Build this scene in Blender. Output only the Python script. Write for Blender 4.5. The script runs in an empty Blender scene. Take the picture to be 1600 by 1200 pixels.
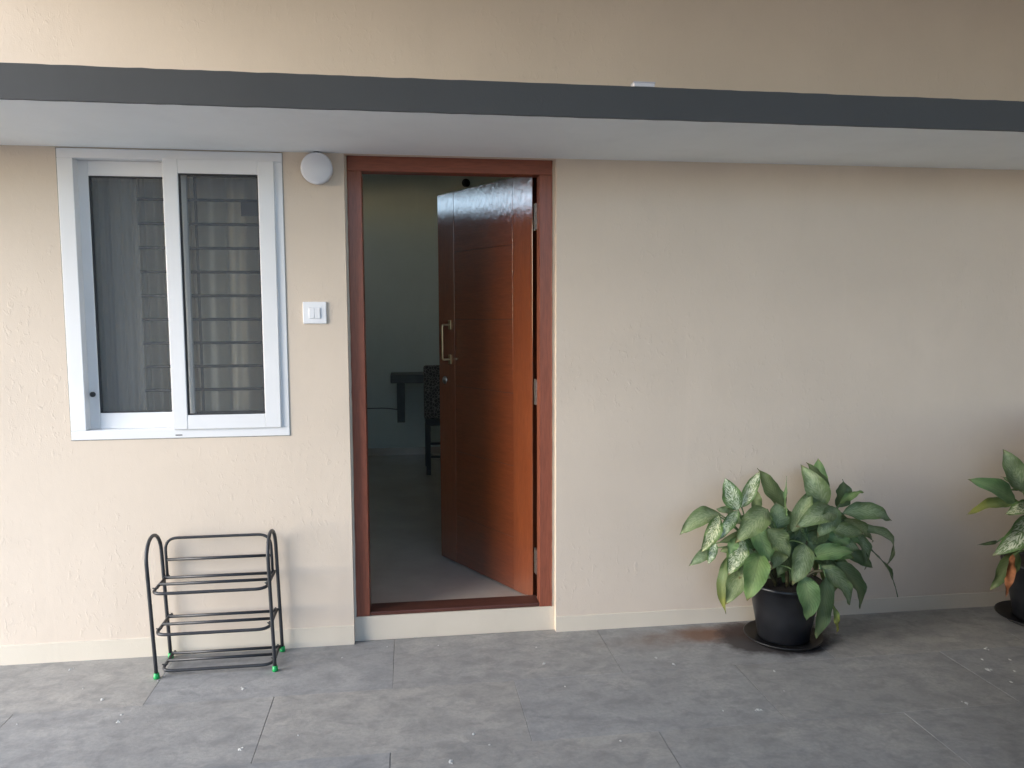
import bpy, bmesh, math, random
from mathutils import Vector, Matrix
from math import radians as rad, sin, cos, pi

random.seed(7)
S = bpy.context.scene
COL = S.collection

# ------------------------------------------------------------------ camera
F_PX, CX, CY = 1200.0, 800.0, 600.0
CAM = Vector((0.0, -3.508, 1.508))
RX = Vector((0.99080034, -0.13528576, -0.00352753))
UX = Vector((0.01535396, 0.0864748, 0.99613572))
FX = Vector((0.13445794, 0.98702577, -0.08775644))
cd = bpy.data.cameras.new('camera')
cam = bpy.data.objects.new('camera', cd)
COL.objects.link(cam)
S.camera = cam
cam.matrix_world = Matrix(((RX.x, UX.x, -FX.x, CAM.x), (RX.y, UX.y, -FX.y, CAM.y), (RX.z, UX.z, -FX.z, CAM.z), (0, 0, 0, 1)))
cd.sensor_width = 36.0
cd.lens = 36.0 * F_PX / 1600.0
cd.clip_start = 0.05
cd.clip_end = 500

# ------------------------------------------------------------------ world, sun, exposure
SUN_EL, SUN_AZ = 22.0, 250.0        # azimuth: compass-like, direction the light comes FROM, measured from +Y clockwise (215 -> front left)
w = bpy.data.worlds.new('World')
S.world = w
w.use_nodes = True
nt = w.node_tree
sky = nt.nodes.new('ShaderNodeTexSky')
sky.sky_type = 'NISHITA'
sky.sun_disc = False
sky.sun_elevation = rad(SUN_EL)
sky.sun_rotation = rad(SUN_AZ)
sky.dust_density = 1.5
sky.air_density = 1.0
sky.ozone_density = 2.5
bg = nt.nodes['Background']
bg.inputs[1].default_value = 0.15
nt.links.new(sky.outputs[0], bg.inputs[0])
sl = bpy.data.lights.new('sun', 'SUN')
sl.energy = 0.6
sl.angle = rad(60)
sl.color = (1.0, 0.98, 0.95)
so = bpy.data.objects.new('sun', sl)
COL.objects.link(so)
_d = Vector((sin(rad(SUN_AZ)) * cos(rad(SUN_EL)), cos(rad(SUN_AZ)) * cos(rad(SUN_EL)), sin(rad(SUN_EL))))
so.rotation_euler = _d.to_track_quat('Z', 'Y').to_euler()
S.view_settings.view_transform = 'Standard'
S.view_settings.look = 'None'
S.view_settings.gamma = 1
S.view_settings.exposure = 2.08
S.view_settings.use_curve_mapping = False
S.view_settings.use_white_balance = True
S.view_settings.white_balance_temperature = 6080
S.cycles.max_bounces = 10
S.cycles.diffuse_bounces = 6

# ------------------------------------------------------------------ helpers
def at(px, py, y):
    """world point seen at photo pixel (px,py) on the vertical plane y"""
    d = (px - CX) / F_PX * RX - (py - CY) / F_PX * UX + FX
    return CAM + d * ((y - CAM.y) / d.y)

def on_ground(px, py, z=0.0):
    d = (px - CX) / F_PX * RX - (py - CY) / F_PX * UX + FX
    return CAM + d * ((z - CAM.z) / d.z)

def obj(name, bm, mat, parent=None, smooth=False, kind=None):
    me = bpy.data.meshes.new(name)
    bmesh.ops.recalc_face_normals(bm, faces=bm.faces)
    bm.to_mesh(me)
    bm.free()
    for m in (mat if isinstance(mat, (list, tuple)) else [mat]):
        me.materials.append(m)
    if smooth:
        me.polygons.foreach_set('use_smooth', [True] * len(me.polygons))
    o = bpy.data.objects.new(name, me)
    COL.objects.link(o)
    if parent:
        o.parent = parent
        o.matrix_parent_inverse = parent_world(parent).inverted()
    if kind:
        o['kind'] = kind
    return o

def parent_world(p):
    m = p.matrix_parent_inverse @ p.matrix_basis
    if p.parent:
        m = parent_world(p.parent) @ m
    return m

def thing(name, label, cat, loc=(0, 0, 0), group=None):
    o = bpy.data.objects.new(name, None)
    o.empty_display_size = 0.1
    COL.objects.link(o)
    o.location = loc
    o['label'] = label
    o['category'] = cat
    if group:
        o['group'] = group
    return o

def box(bm, x0, x1, y0, y1, z0, z1, bev=0.0, mi=0, mat=None):
    b2 = bmesh.new()
    vs = [b2.verts.new((x, y, z)) for x in (x0, x1) for y in (y0, y1) for z in (z0, z1)]
    for f in ((0, 1, 3, 2), (4, 6, 7, 5), (0, 4, 5, 1), (2, 3, 7, 6), (0, 2, 6, 4), (1, 5, 7, 3)):
        b2.faces.new([vs[i] for i in f])
    bmesh.ops.recalc_face_normals(b2, faces=b2.faces)
    if bev > 0:
        bmesh.ops.bevel(b2, geom=list(b2.edges), offset=bev, segments=2, profile=0.5, affect='EDGES')
    if mat:
        b2.transform(mat)
    for f in b2.faces:
        f.material_index = mi
    me = bpy.data.meshes.new('tmp')
    b2.to_mesh(me)
    b2.free()
    bm.from_mesh(me)
    bpy.data.meshes.remove(me)

def boxobj(name, d, mat, parent=None, bev=0.0, M=None, smooth=False):
    bm = bmesh.new()
    box(bm, *d, bev=bev, mat=M)
    return obj(name, bm, mat, parent, smooth)

def tube(bm, pts, r, n=10, r2=None, closed=False, caps=True):
    pts = [Vector(p) for p in pts]
    rings = []
    N = len(pts)
    up = None
    for i, p in enumerate(pts):
        if closed:
            t = (pts[(i + 1) % N] - pts[i - 1]).normalized()
        else:
            t = (pts[min(i + 1, N - 1)] - pts[max(i - 1, 0)]).normalized()
        if up is None:
            up = t.orthogonal().normalized()
        up = (up - t * up.dot(t)).normalized()
        s = t.cross(up)
        rr = r if r2 is None else r + (r2 - r) * i / max(1, N - 1)
        rings.append([bm.verts.new(p + (up * cos(2 * pi * k / n) + s * sin(2 * pi * k / n)) * rr) for k in range(n)])
    for i in range(N if closed else N - 1):
        a, b = rings[i], rings[(i + 1) % N]
        for k in range(n):
            bm.faces.new((a[k], a[(k + 1) % n], b[(k + 1) % n], b[k]))
    if not closed and caps:
        bm.faces.new(rings[0][::-1])
        bm.faces.new(rings[-1])

def arc_path(corners, rad_, seg=6):
    """polyline with rounded corners"""
    P = [Vector(c) for c in corners]
    out = [P[0]]
    for i in range(1, len(P) - 1):
        a = (P[i - 1] - P[i])
        b = (P[i + 1] - P[i])
        r = min(rad_, a.length * .49, b.length * .49)
        a.normalize(); b.normalize()
        p0 = P[i] + a * r
        p1 = P[i] + b * r
        for k in range(seg + 1):
            t = k / seg
            out.append(p0 * (1 - t) ** 2 + P[i] * 2 * t * (1 - t) + p1 * t * t)
    out.append(P[-1])
    return out

def lathe(bm, prof, c, n=48, mi=0):
    """prof list of (r,z)"""
    c = Vector(c)
    rings = []
    for r, z in prof:
        if r < 1e-6:
            rings.append([bm.verts.new(c + Vector((0, 0, z)))])
        else:
            rings.append([bm.verts.new(c + Vector((r * cos(2 * pi * k / n), r * sin(2 * pi * k / n), z))) for k in range(n)])
    for a, b in zip(rings, rings[1:]):
        for k in range(n):
            if len(a) == 1 and len(b) == 1:
                continue
            if len(a) == 1:
                bm.faces.new((a[0], b[k], b[(k + 1) % n]))
            elif len(b) == 1:
                bm.faces.new((a[k], b[0], a[(k + 1) % n]))
            else:
                bm.faces.new((a[k], b[k], b[(k + 1) % n], a[(k + 1) % n]))

def wall_xz(bm, xs, zs, holes, y0, y1):
    """wall in the xz plane from y0 to y1 with rectangular holes given as (i,j) cells"""
    nx, nz = len(xs), len(zs)
    solid = lambda i, j: 0 <= i < nx - 1 and 0 <= j < nz - 1 and (i, j) not in holes
    V = {}
    def v(i, j, y):
        k = (i, j, y)
        if k not in V:
            V[k] = bm.verts.new((xs[i], y, zs[j]))
        return V[k]
    for i in range(nx - 1):
        for j in range(nz - 1):
            if not solid(i, j):
                continue
            for y in (y0, y1):
                bm.faces.new((v(i, j, y), v(i + 1, j, y), v(i + 1, j + 1, y), v(i, j + 1, y)))
            if not solid(i - 1, j): bm.faces.new((v(i, j, y0), v(i, j + 1, y0), v(i, j + 1, y1), v(i, j, y1)))
            if not solid(i + 1, j): bm.faces.new((v(i + 1, j, y0), v(i + 1, j + 1, y0), v(i + 1, j + 1, y1), v(i + 1, j, y1)))
            if not solid(i, j - 1): bm.faces.new((v(i, j, y0), v(i + 1, j, y0), v(i + 1, j, y1), v(i, j, y1)))
            if not solid(i, j + 1): bm.faces.new((v(i, j + 1, y0), v(i + 1, j + 1, y0), v(i + 1, j + 1, y1), v(i, j + 1, y1)))

# ------------------------------------------------------------------ materials
class NT:
    def __init__(s, name):
        s.m = bpy.data.materials.new(name)
        s.m.use_nodes = True
        s.t = s.m.node_tree
        s.b = s.t.nodes['Principled BSDF']
        s.out = s.t.nodes['Material Output']
    def n(s, typ, **kw):
        nd = s.t.nodes.new('ShaderNode' + typ)
        for k, v in kw.items():
            if k.startswith('i_'):
                key = k[2:]
                nd.inputs[int(key) if key.isdigit() else key.replace('_', ' ')].default_value = v
            else:
                setattr(nd, k, v)
        return nd
    def l(s, a, b):
        s.t.links.new(a, b)
    def coord(s, scale=(1, 1, 1), kind='Object', loc=(0, 0, 0)):
        tc = s.n('TexCoord')
        mp = s.n('Mapping')
        mp.inputs['Scale'].default_value = scale
        mp.inputs['Location'].default_value = loc
        if kind == 'World':
            g = s.n('NewGeometry')
            s.l(g.outputs['Position'], mp.inputs[0])
        else:
            s.l(tc.outputs[kind], mp.inputs[0])
        return mp.outputs[0]
    def noise(s, vec, scale, detail=4, rough=.55, dist=0.0):
        nd = s.n('TexNoise')
        nd.inputs['Scale'].default_value = scale
        nd.inputs['Detail'].default_value = detail
        nd.inputs['Roughness'].default_value = rough
        nd.inputs['Distortion'].default_value = dist
        s.l(vec, nd.inputs['Vector'])
        return nd.outputs[0]
    def ramp(s, fac, stops):
        r = s.n('ValToRGB')
        e = r.color_ramp.elements
        while len(e) < len(stops):
            e.new(0.5)
        for el, (p, c) in zip(e, stops):
            el.position = p
            el.color = c if len(c) == 4 else (*c, 1)
        s.l(fac, r.inputs[0])
        return r.outputs[0]
    def mix(s, fac, a, b, mode='MIX'):
        m = s.n('Mix', data_type='RGBA', blend_type=mode)
        for sock, v in ((m.inputs[0], fac), (m.inputs[6], a), (m.inputs[7], b)):
            if isinstance(v, (int, float)):
                sock.default_value = v
            elif isinstance(v, tuple):
                sock.default_value = v if len(v) == 4 else (*v, 1)
            else:
                s.l(v, sock)
        return m.outputs[2]
    def math(s, op, a, b=None, c=None):
        m = s.n('Math', operation=op)
        for i, v in enumerate((a, b, c)):
            if v is None: continue
            if isinstance(v, (int, float)):
                m.inputs[i].default_value = v
            else:
                s.l(v, m.inputs[i])
        return m.outputs[0]
    def bump(s, h, strength=.3, dist=.01, prev=None):
        b = s.n('Bump')
        b.inputs['Strength'].default_value = strength
        b.inputs['Distance'].default_value = dist
        s.l(h, b.inputs['Height'])
        if prev: s.l(prev, b.inputs['Normal'])
        s.l(b.outputs[0], s.b.inputs['Normal'])
        return b.outputs[0]
    def set(s, col=None, rough=None, metal=None, spec=None, coat=None):
        if col is not None:
            if isinstance(col, tuple): s.b.inputs['Base Color'].default_value = (*col[:3], 1)
            else: s.l(col, s.b.inputs['Base Color'])
        if rough is not None:
            if isinstance(rough, (int, float)): s.b.inputs['Roughness'].default_value = rough
            else: s.l(rough, s.b.inputs['Roughness'])
        if metal is not None: s.b.inputs['Metallic'].default_value = metal
        if spec is not None: s.b.inputs['Specular IOR Level'].default_value = spec
        if coat is not None:
            s.b.inputs['Coat Weight'].default_value = coat
        return s.m

def plain(name, col, rough=.5, metal=0.0, var=.06, vs=8.0, bump=0.0, bscale=200, spec=.5):
    t = NT(name)
    v = t.coord(kind='World')
    n = t.noise(v, vs, 5)
    a = tuple(c * (1 - var) for c in col); b = tuple(min(1, c * (1 + var)) for c in col)
    t.set(t.ramp(n, [(.3, a), (.7, b)]), rough, metal, spec)
    if bump:
        t.bump(t.noise(v, bscale, 3), bump, .002)
    return t.m

def m_plaster(name, col, var=.05, putty=1.0):
    t = NT(name)
    v = t.coord(kind='World')
    big = t.noise(v, 1.3, 6, .6)
    vs = t.coord((1, 1, .45), 'World')
    st = t.noise(vs, 30, 4, .6, .2)
    fine = t.noise(v, 170, 3, .6)
    c0 = t.ramp(big, [(.3, tuple(c * (1 - var) for c in col)), (.7, tuple(c * (1 + var) for c in col))])
    dirt = t.noise(t.coord((1, 1, .5), 'World', (3, 1, 2)), 5.0, 7, .65)
    c1 = t.mix(t.ramp(dirt, [(.55, (0, 0, 0)), (.8, (.35, .35, .35))]), c0, tuple(c * .86 for c in col))
    t.set(c1, .72, spec=.25)
    scr = t.noise(t.coord((3.2, 1, .5), 'World', (7, 2, 3)), 2.2, 8, .7, 1.2)
    c2 = t.mix(t.ramp(scr, [(.60, (0, 0, 0)), (.74, (.22, .22, .22))]), c1, tuple(min(1, c * 1.13) for c in col))
    t.set(c2, .72, spec=.25)
    lump = t.noise(t.coord((1, 1, .55), 'World', (9, 4, 1)), 42, 5, .6, .6)
    spots = t.ramp(lump, [(.56, (0, 0, 0)), (.72, (1, 1, 1))])
    region = t.ramp(t.noise(v, 2.1, 3), [(.42, (.12, .12, .12)), (.62, (1, 1, 1))])
    sp = t.mix(1.0, spots, region, 'MULTIPLY')
    b1 = t.bump(sp, .28 * putty, .004)
    b2 = t.bump(st, .10 * putty, .005, b1)
    t.bump(fine, .16, .002, b2)
    return t.m

M = {}
M['wall'] = m_plaster('beige_wall_paint', (.66, .565, .46))
M['skirt'] = m_plaster('cream_skirting_paint', (.635, .57, .465), putty=.5)
M['soffit'] = m_plaster('white_soffit_paint', (.90, .925, .92), putty=.35)
M['band'] = m_plaster('grey_band_paint', (.078, .081, .084), putty=.5)
M['intwall'] = m_plaster('pale_green_inner_paint', (.68, .74, .69), putty=.2)
M['ceil'] = plain('white_ceiling_paint', (.7, .7, .68), .8)
M['upvc'] = plain('white_upvc', (.78, .785, .79), .32, var=.015)
M['gasket'] = plain('black_gasket', (.03, .032, .035), .6)
M['plastic'] = plain('white_switch_plastic', (.82, .83, .85), .3, var=.01)
M['diffuser'] = plain('opal_lamp_diffuser', (.70, .72, .77), .35, var=.02)
M['black_metal'] = plain('black_powder_coat', (.030, .032, .036), .42, var=.2, vs=40)
M['grille'] = plain('dark_grille_paint', (.018, .02, .02), .5)
M['green'] = plain('green_plastic_foot', (.012, .34, .08), .4)
M['brass'] = plain('aged_brass', (.45, .33, .18), .32, 1.0, var=.15, vs=60)
M['steel'] = plain('dull_steel', (.42, .38, .33), .42, 1.0, var=.25, vs=90)
M['darkmetal'] = plain('dark_fitting', (.012, .012, .013), .5)
M['cable'] = plain('grey_cable', (.06, .07, .065), .5)
M['deskwood'] = plain('dark_desk_laminate', (.09, .10, .10), .45, var=.15)
M['chairwood'] = plain('dark_chair_wood', (.04, .04, .04), .5)
M['pot'] = plain('black_pot_plastic', (.014, .015, .018), .34, var=.2, vs=14, bump=.08, bscale=60)
M['saucer'] = plain('black_saucer_plastic', (.010, .010, .011), .45, var=.3, vs=20)
M['soil'] = plain('dark_potting_soil', (.02, .014, .01), .95, var=.5, vs=60, bump=1.0, bscale=120)
M['box'] = plain('pale_plastic_box', (.62, .6, .62), .5)
M['slot'] = plain('dark_slot', (.03, .03, .03), .8)
M['speck'] = plain('white_paint_drop', (.46, .46, .44), .8, var=.15)
M['grout'] = plain('grey_joint_mortar', (.21, .205, .195), .95, var=.4, vs=30)
M['stem'] = plain('brown_green_stem', (.06, .055, .025), .55, var=.3, vs=60)
M['petiole'] = plain('green_petiole', (.10, .17, .06), .45, var=.2, vs=60)
M['dirt'] = plain('bare_earth', (.16, .13, .10), .95, var=.3, vs=2)
M['farwall'] = plain('pale_neighbour_wall', (.60, .585, .57), .9, var=.1, vs=2)
M['shade_block'] = plain('dark_shade_block', (.06, .05, .045), .9, var=.15, vs=2)  # dark finish of the added block that shades the lower right

def m_slab():
    t = NT('grey_paving_stone')
    v = t.coord(kind='World')
    oi = t.n('ObjectInfo')
    cloud = t.noise(t.coord((1, 1.5, 1), 'World'), 4.5, 8, .66, .3)
    wavy = t.noise(t.coord((1.0, 1.35, 1), 'World', (4, 2, 0)), 10, 8, .66, .35)
    fine = t.noise(v, 60, 5, .6)
    base = t.ramp(cloud, [(.25, (.255, .250, .240)), (.5, (.315, .307, .290)), (.75, (.40, .382, .35))])
    base = t.mix(t.ramp(wavy, [(.36, (.6, .6, .6)), (.54, (0, 0, 0))]), base, (.19, .188, .183))
    base = t.mix(t.ramp(fine, [(.35, (.25, .25, .25)), (.6, (0, 0, 0))]), base, (.17, .17, .17))
    tint = t.ramp(oi.outputs['Random'], [(0, (.92, .94, .97)), (1, (1.06, 1.04, 1.0))])
    base = t.mix(1.0, base, tint, 'MULTIPLY')
    # rusty brown stain that the watering has left beside the pot (shape of its own)
    def blob(cx, cy, rx, ry, lo, hi, nz=.35, sc=7):
        sx = t.n('SeparateXYZ'); t.l(v, sx.inputs[0])
        dx = t.math('DIVIDE', t.math('SUBTRACT', sx.outputs[0], cx), rx)
        dy = t.math('DIVIDE', t.math('SUBTRACT', sx.outputs[1], cy), ry)
        d = t.math('SQRT', t.math('ADD', t.math('MULTIPLY', dx, dx), t.math('MULTIPLY', dy, dy)))
        n = t.math('MULTIPLY', t.math('SUBTRACT', t.noise(v, sc, 6, .65), .5), nz * 4)
        d = t.math('ADD', d, n)
        return t.ramp(d, [(lo, (1, 1, 1)), (hi, (0, 0, 0))])
    r1 = blob(1.42, -.14, .34, .12, .25, 1.0)
    base = t.mix(t.mix(1.0, r1, (.95, .95, .95), 'MULTIPLY'), base, (.17, .085, .05))
    r1b = blob(1.15, -.17, .42, .12, .1, 1.0, .5)
    base = t.mix(t.mix(1.0, r1b, (.4, .4, .4), 'MULTIPLY'), base, (.17, .13, .105))
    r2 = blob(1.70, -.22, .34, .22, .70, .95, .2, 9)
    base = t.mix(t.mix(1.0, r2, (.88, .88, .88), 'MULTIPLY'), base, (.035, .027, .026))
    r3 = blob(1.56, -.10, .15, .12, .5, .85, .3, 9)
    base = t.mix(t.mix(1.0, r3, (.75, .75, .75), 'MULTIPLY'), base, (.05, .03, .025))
    vo = t.n('TexVoronoi'); vo.inputs['Scale'].default_value = 9.0
    t.l(t.coord((1, 1, 0), 'World'), vo.inputs['Vector'])
    dd = t.math('LESS_THAN', t.math('ADD', vo.outputs['Distance'], t.math('MULTIPLY', t.noise(v, 90, 2), .03)), .034)
    sel = t.n('SeparateColor'); t.l(vo.outputs['Color'], sel.inputs[0])
    pick = t.math('GREATER_THAN', sel.outputs[0], .72)
    base = t.mix(t.math('MULTIPLY', t.math('MULTIPLY', dd, pick), .35), base, (.42, .42, .40))
    rg = t.ramp(cloud, [(.3, (.55, .55, .55)), (.7, (.75, .75, .75))])
    t.set(base, rg, spec=.35)
    b1 = t.bump(wavy, .35, .006)
    b2 = t.bump(cloud, .25, .006, b1)
    t.bump(fine, .25, .002, b2)
    return t.m
M['slab'] = m_slab()

def m_intfloor():
    t = NT('polished_inner_floor_tile')
    v = t.coord(kind='World')
    n = t.noise(v, 3, 6, .6)
    t.set(t.ramp(n, [(.3, (.46, .40, .33)), (.7, (.56, .49, .41))]), .22, spec=.5)
    return t.m
M['intfloor'] = m_intfloor()

def m_wood(name, a, b, axis='z', rough=.3, coat=0.0, cr=.05, bumps=.12):
    t = NT(name)
    sc = {'z': (14, 14, 1.1), 'x': (1.1, 14, 14)}[axis]
    v = t.coord(sc, 'Object')
    n1 = t.noise(v, 3.0, 7, .62, 1.0)
    n2 = t.noise(v, 16.0, 3, .5)
    c = t.ramp(n1, [(.25, a), (.75, b)])
    c = t.mix(t.ramp(n2, [(.35, (.35, .35, .35)), (.6, (0, 0, 0))]), c, tuple(k * .6 for k in a))
    t.set(c, rough, spec=.3, coat=coat)
    t.b.inputs['Coat Roughness'].default_value = cr
    t.b.inputs['Coat IOR'].default_value = 1.5 if cr > .1 else 2.5
    h = t.noise(t.coord(tuple(q * .8 for q in sc), 'Object', (2, 2, 2)), 8.0, 4, .6)
    t.bump(h, bumps, .0025)
    # the varnish itself ripples a little
    bb = t.n('Bump'); bb.inputs['Strength'].default_value = .32; bb.inputs['Distance'].default_value = .0016
    t.l(t.noise(t.coord((1, 1, .6), 'World'), 38, 6, .66, .5), bb.inputs['Height'])
    if coat: t.l(bb.outputs[0], t.b.inputs['Coat Normal'])
    return t.m
M['frame'] = m_wood('brown_door_frame_paint', (.22, .066, .036), (.29, .092, .052), 'z', .42, .25, .2, .08)
M['frame_h'] = m_wood('brown_door_head_paint', (.22, .066, .036), (.29, .092, .052), 'x', .42, .25, .2, .08)
M['sill'] = m_wood('dark_sill_wood', (.07, .026, .018), (.115, .042, .028), 'x', .5, .1, .2, .1)
M['door_v'] = m_wood('varnished_teak_upright', (.215, .050, .015), (.29, .076, .023), 'z', .38, 1.0, .055, .12)
M['door_h'] = m_wood('varnished_teak_panel', (.18, .040, .011), (.26, .062, .018), 'x', .38, 1.0, .055, .12)
M['door_core'] = plain('dark_groove_wood', (.045, .014, .007), .6)

def m_glass():
    t = NT('window_glass')
    tr = t.n('BsdfTransparent'); tr.inputs[0].default_value = (.78, .80, .80, 1)
    gl = t.n('BsdfGlossy'); gl.inputs[0].default_value = (1, 1, 1, 1); gl.inputs['Roughness'].default_value = .02
    lw = t.n('Fresnel'); lw.inputs[0].default_value = 1.5
    dust = t.n('BsdfDiffuse'); dust.inputs[0].default_value = (.45, .47, .48, 1)
    m1 = t.n('MixShader'); t.l(t.math('MULTIPLY', lw.outputs[0], 1.6), m1.inputs[0]); t.l(tr.outputs[0], m1.inputs[1]); t.l(gl.outputs[0], m1.inputs[2])
    m2 = t.n('MixShader'); m2.inputs[0].default_value = .13
    t.l(m1.outputs[0], m2.inputs[1]); t.l(dust.outputs[0], m2.inputs[2])
    t.l(m2.outputs[0], t.out.inputs[0])
    t.t.nodes.remove(t.b)
    return t.m
M['glass'] = m_glass()

def m_cloth(name, col, alpha):
    t = NT(name)
    n = t.noise(t.coord((40, 40, 4), 'World'), 4, 3)
    t.set(t.ramp(n, [(.3, tuple(c * .9 for c in col)), (.7, col)]), .9, spec=.1)
    tl = t.n('BsdfTranslucent'); tl.inputs[0].default_value = (*col, 1)
    tr = t.n('BsdfTransparent')
    m1 = t.n('MixShader'); m1.inputs[0].default_value = .4
    t.l(t.b.outputs[0], m1.inputs[1]); t.l(tl.outputs[0], m1.inputs[2])
    m2 = t.n('MixShader'); m2.inputs[0].default_value = alpha
    t.l(tr.outputs[0], m2.inputs[1]); t.l(m1.outputs[0], m2.inputs[2])
    t.l(m2.outputs[0], t.out.inputs[0])
    return t.m
M['curtain'] = m_cloth('beige_curtain_cloth', (.80, .74, .62), .97)
M['sheer'] = m_cloth('sheer_grey_cloth', (.50, .49, .46), .48)

def m_pattern():
    t = NT('patterned_chair_fabric')
    vo = t.n('TexVoronoi'); vo.inputs['Scale'].default_value = 38
    vo.feature = 'DISTANCE_TO_EDGE'
    t.l(t.coord(kind='World'), vo.inputs['Vector'])
    t.set(t.ramp(vo.outputs[0], [(.03, (.26, .24, .22)), (.10, (.07, .065, .06))]), .85)
    return t.m
M['fabric'] = m_pattern()

def m_leaf(name, base, pale, variegated=0.0, yellow=0.0):
    t = NT(name)
    uv = t.n('UVMap'); uv.uv_map = 'UVMap'
    sx = t.n('SeparateXYZ'); t.l(uv.outputs[0], sx.inputs[0])
    u, v_ = sx.outputs[0], sx.outputs[1]                     # u across -1..1 (stored 0..1), v along
    au = t.math('ABSOLUTE', t.math('SUBTRACT', u, .5))
    oi = t.n('ObjectInfo')
    # side veins run forward from the midrib
    ph = t.math('SUBTRACT', t.math('MULTIPLY', v_, 62.0), t.math('MULTIPLY', au, 46.0))
    ve = t.math('SINE', ph)
    vein = t.ramp(ve, [(.75, (0, 0, 0)), (1.0, (1, 1, 1))])
    n = t.noise(t.coord(kind='Object'), 30, 5, .6)
    col = t.ramp(n, [(.3, tuple(c * .78 for c in base)), (.7, tuple(c * 1.15 for c in base))])
    # dieffenbachia: paler feathered middle, deep green margin
    mid = t.ramp(t.math('ADD', au, t.math('MULTIPLY', t.math('SUBTRACT', n, .5), .35)), [(.06, (.95, .95, .95)), (.34, (0, 0, 0))])
    col = t.mix(mid, col, pale)
    col = t.mix(t.mix(1.0, vein, (.13, .13, .13), 'MULTIPLY'), col, tuple(c * 1.45 for c in pale))
    rib = t.ramp(au, [(.006, (1, 1, 1)), (.022, (0, 0, 0))])
    col = t.mix(t.mix(1.0, rib, (.7, .7, .7), 'MULTIPLY'), col, (.19, .26, .12))
    if variegated:
        mp = t.n('CombineXYZ')
        t.l(t.math('SUBTRACT', t.math('MULTIPLY', v_, 30.0), t.math('MULTIPLY', au, 22.0)), mp.inputs[0])
        t.l(t.math('MULTIPLY', u, 11.0), mp.inputs[1])
        t.l(t.math('MULTIPLY', oi.outputs['Random'], 20.0), mp.inputs[2])
        sn = t.noise(mp.outputs[0], 1.0, 3, .55)
        inside = t.ramp(t.math('ADD', au, t.math('MULTIPLY', t.math('SUBTRACT', n, .5), .25)), [(.26, (1, 1, 1)), (.42, (0, 0, 0))])
        f = t.mix(1.0, t.ramp(sn, [(.46, (0, 0, 0)), (.54, (1, 1, 1))]), inside, 'MULTIPLY')
        col = t.mix(t.mix(1.0, f, (variegated,) * 3, 'MULTIPLY'), col, (.74, .78, .60))
    if yellow:
        yf = t.ramp(t.math('ADD', v_, t.math('MULTIPLY', n, .4)), [(.55, (0, 0, 0)), (1.15, (yellow,) * 3)])
        col = t.mix(yf, col, (.42, .33, .04))
    tipf = t.ramp(t.math('ADD', v_, t.math('MULTIPLY', t.math('SUBTRACT', n, .5), .5)), [(.93, (0, 0, 0)), (1.03, (.8, .8, .8))])
    col = t.mix(tipf, col, (.20, .15, .06))
    blot = t.noise(t.coord(kind='Object', loc=(5, 1, 2)), 14, 3, .5)
    col = t.mix(t.ramp(blot, [(.5, (0, 0, 0)), (.7, (.45, .45, .45))]), col, tuple(c * .7 for c in base))
    hue = t.ramp(oi.outputs['Random'], [(0, (.86, .92, .9)), (.5, (1, 1, 1)), (1, (1.12, 1.06, .88))])
    col = t.mix(1.0, col, hue, 'MULTIPLY')
    t.set(col, .46, spec=.35)
    bp0 = t.bump(ve, .20, .0014)
    bp = t.bump(t.noise(t.coord(kind='Object'), 55, 4, .6), .35, .004, bp0)
    tl = t.n('BsdfTranslucent'); t.l(col, tl.inputs[0]); t.l(bp, tl.inputs[1])
    mx = t.n('MixShader'); mx.inputs[0].default_value = .22
    t.l(t.b.outputs[0], mx.inputs[1]); t.l(tl.outputs[0], mx.inputs[2])
    t.l(mx.outputs[0], t.out.inputs[0])
    return t.m
M['leaf'] = m_leaf('leaf_grey_green', (.15, .215, .09), (.24, .32, .165), .18)
M['leaf_dark'] = m_leaf('leaf_deep_green', (.11, .16, .068), (.185, .235, .115))
M['leaf_bright'] = m_leaf('leaf_fresh_green', (.16, .27, .10), (.27, .38, .165))
M['leaf_var'] = m_leaf('leaf_cream_flecked', (.12, .21, .065), (.20, .29, .13), 1.0)
M['leaf_yel'] = m_leaf('leaf_yellowing', (.13, .19, .06), (.2, .27, .10), 0, .38)
M['leaf_brown'] = plain('dead_brown_leaf', (.32, .12, .045), .8, var=.3, vs=50)

# ------------------------------------------------------------------ ground and paving
def struct(name, bm, mat, parent=None, kind='structure'):
    return obj(name, bm, mat, parent, kind=kind)

bm = bmesh.new()
g = 60
vs = [bm.verts.new(p) for p in ((-g, -g, -.12), (g, -g, -.12), (g, g, -.12), (-g, g, -.12))]
bm.faces.new(vs)
struct('ground', bm, M['dirt'])
bm = bmesh.new()
box(bm, -4.2, 3.9, -5.2, .10, -.10, -.0030)
pav = struct('courtyard_paving', bm, M['grout'])

JX = {0: [-1.045 + .966 * k for k in range(-3, 6)], 1: [-1.512 + .966 * k for k in range(-3, 6)]}
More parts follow.
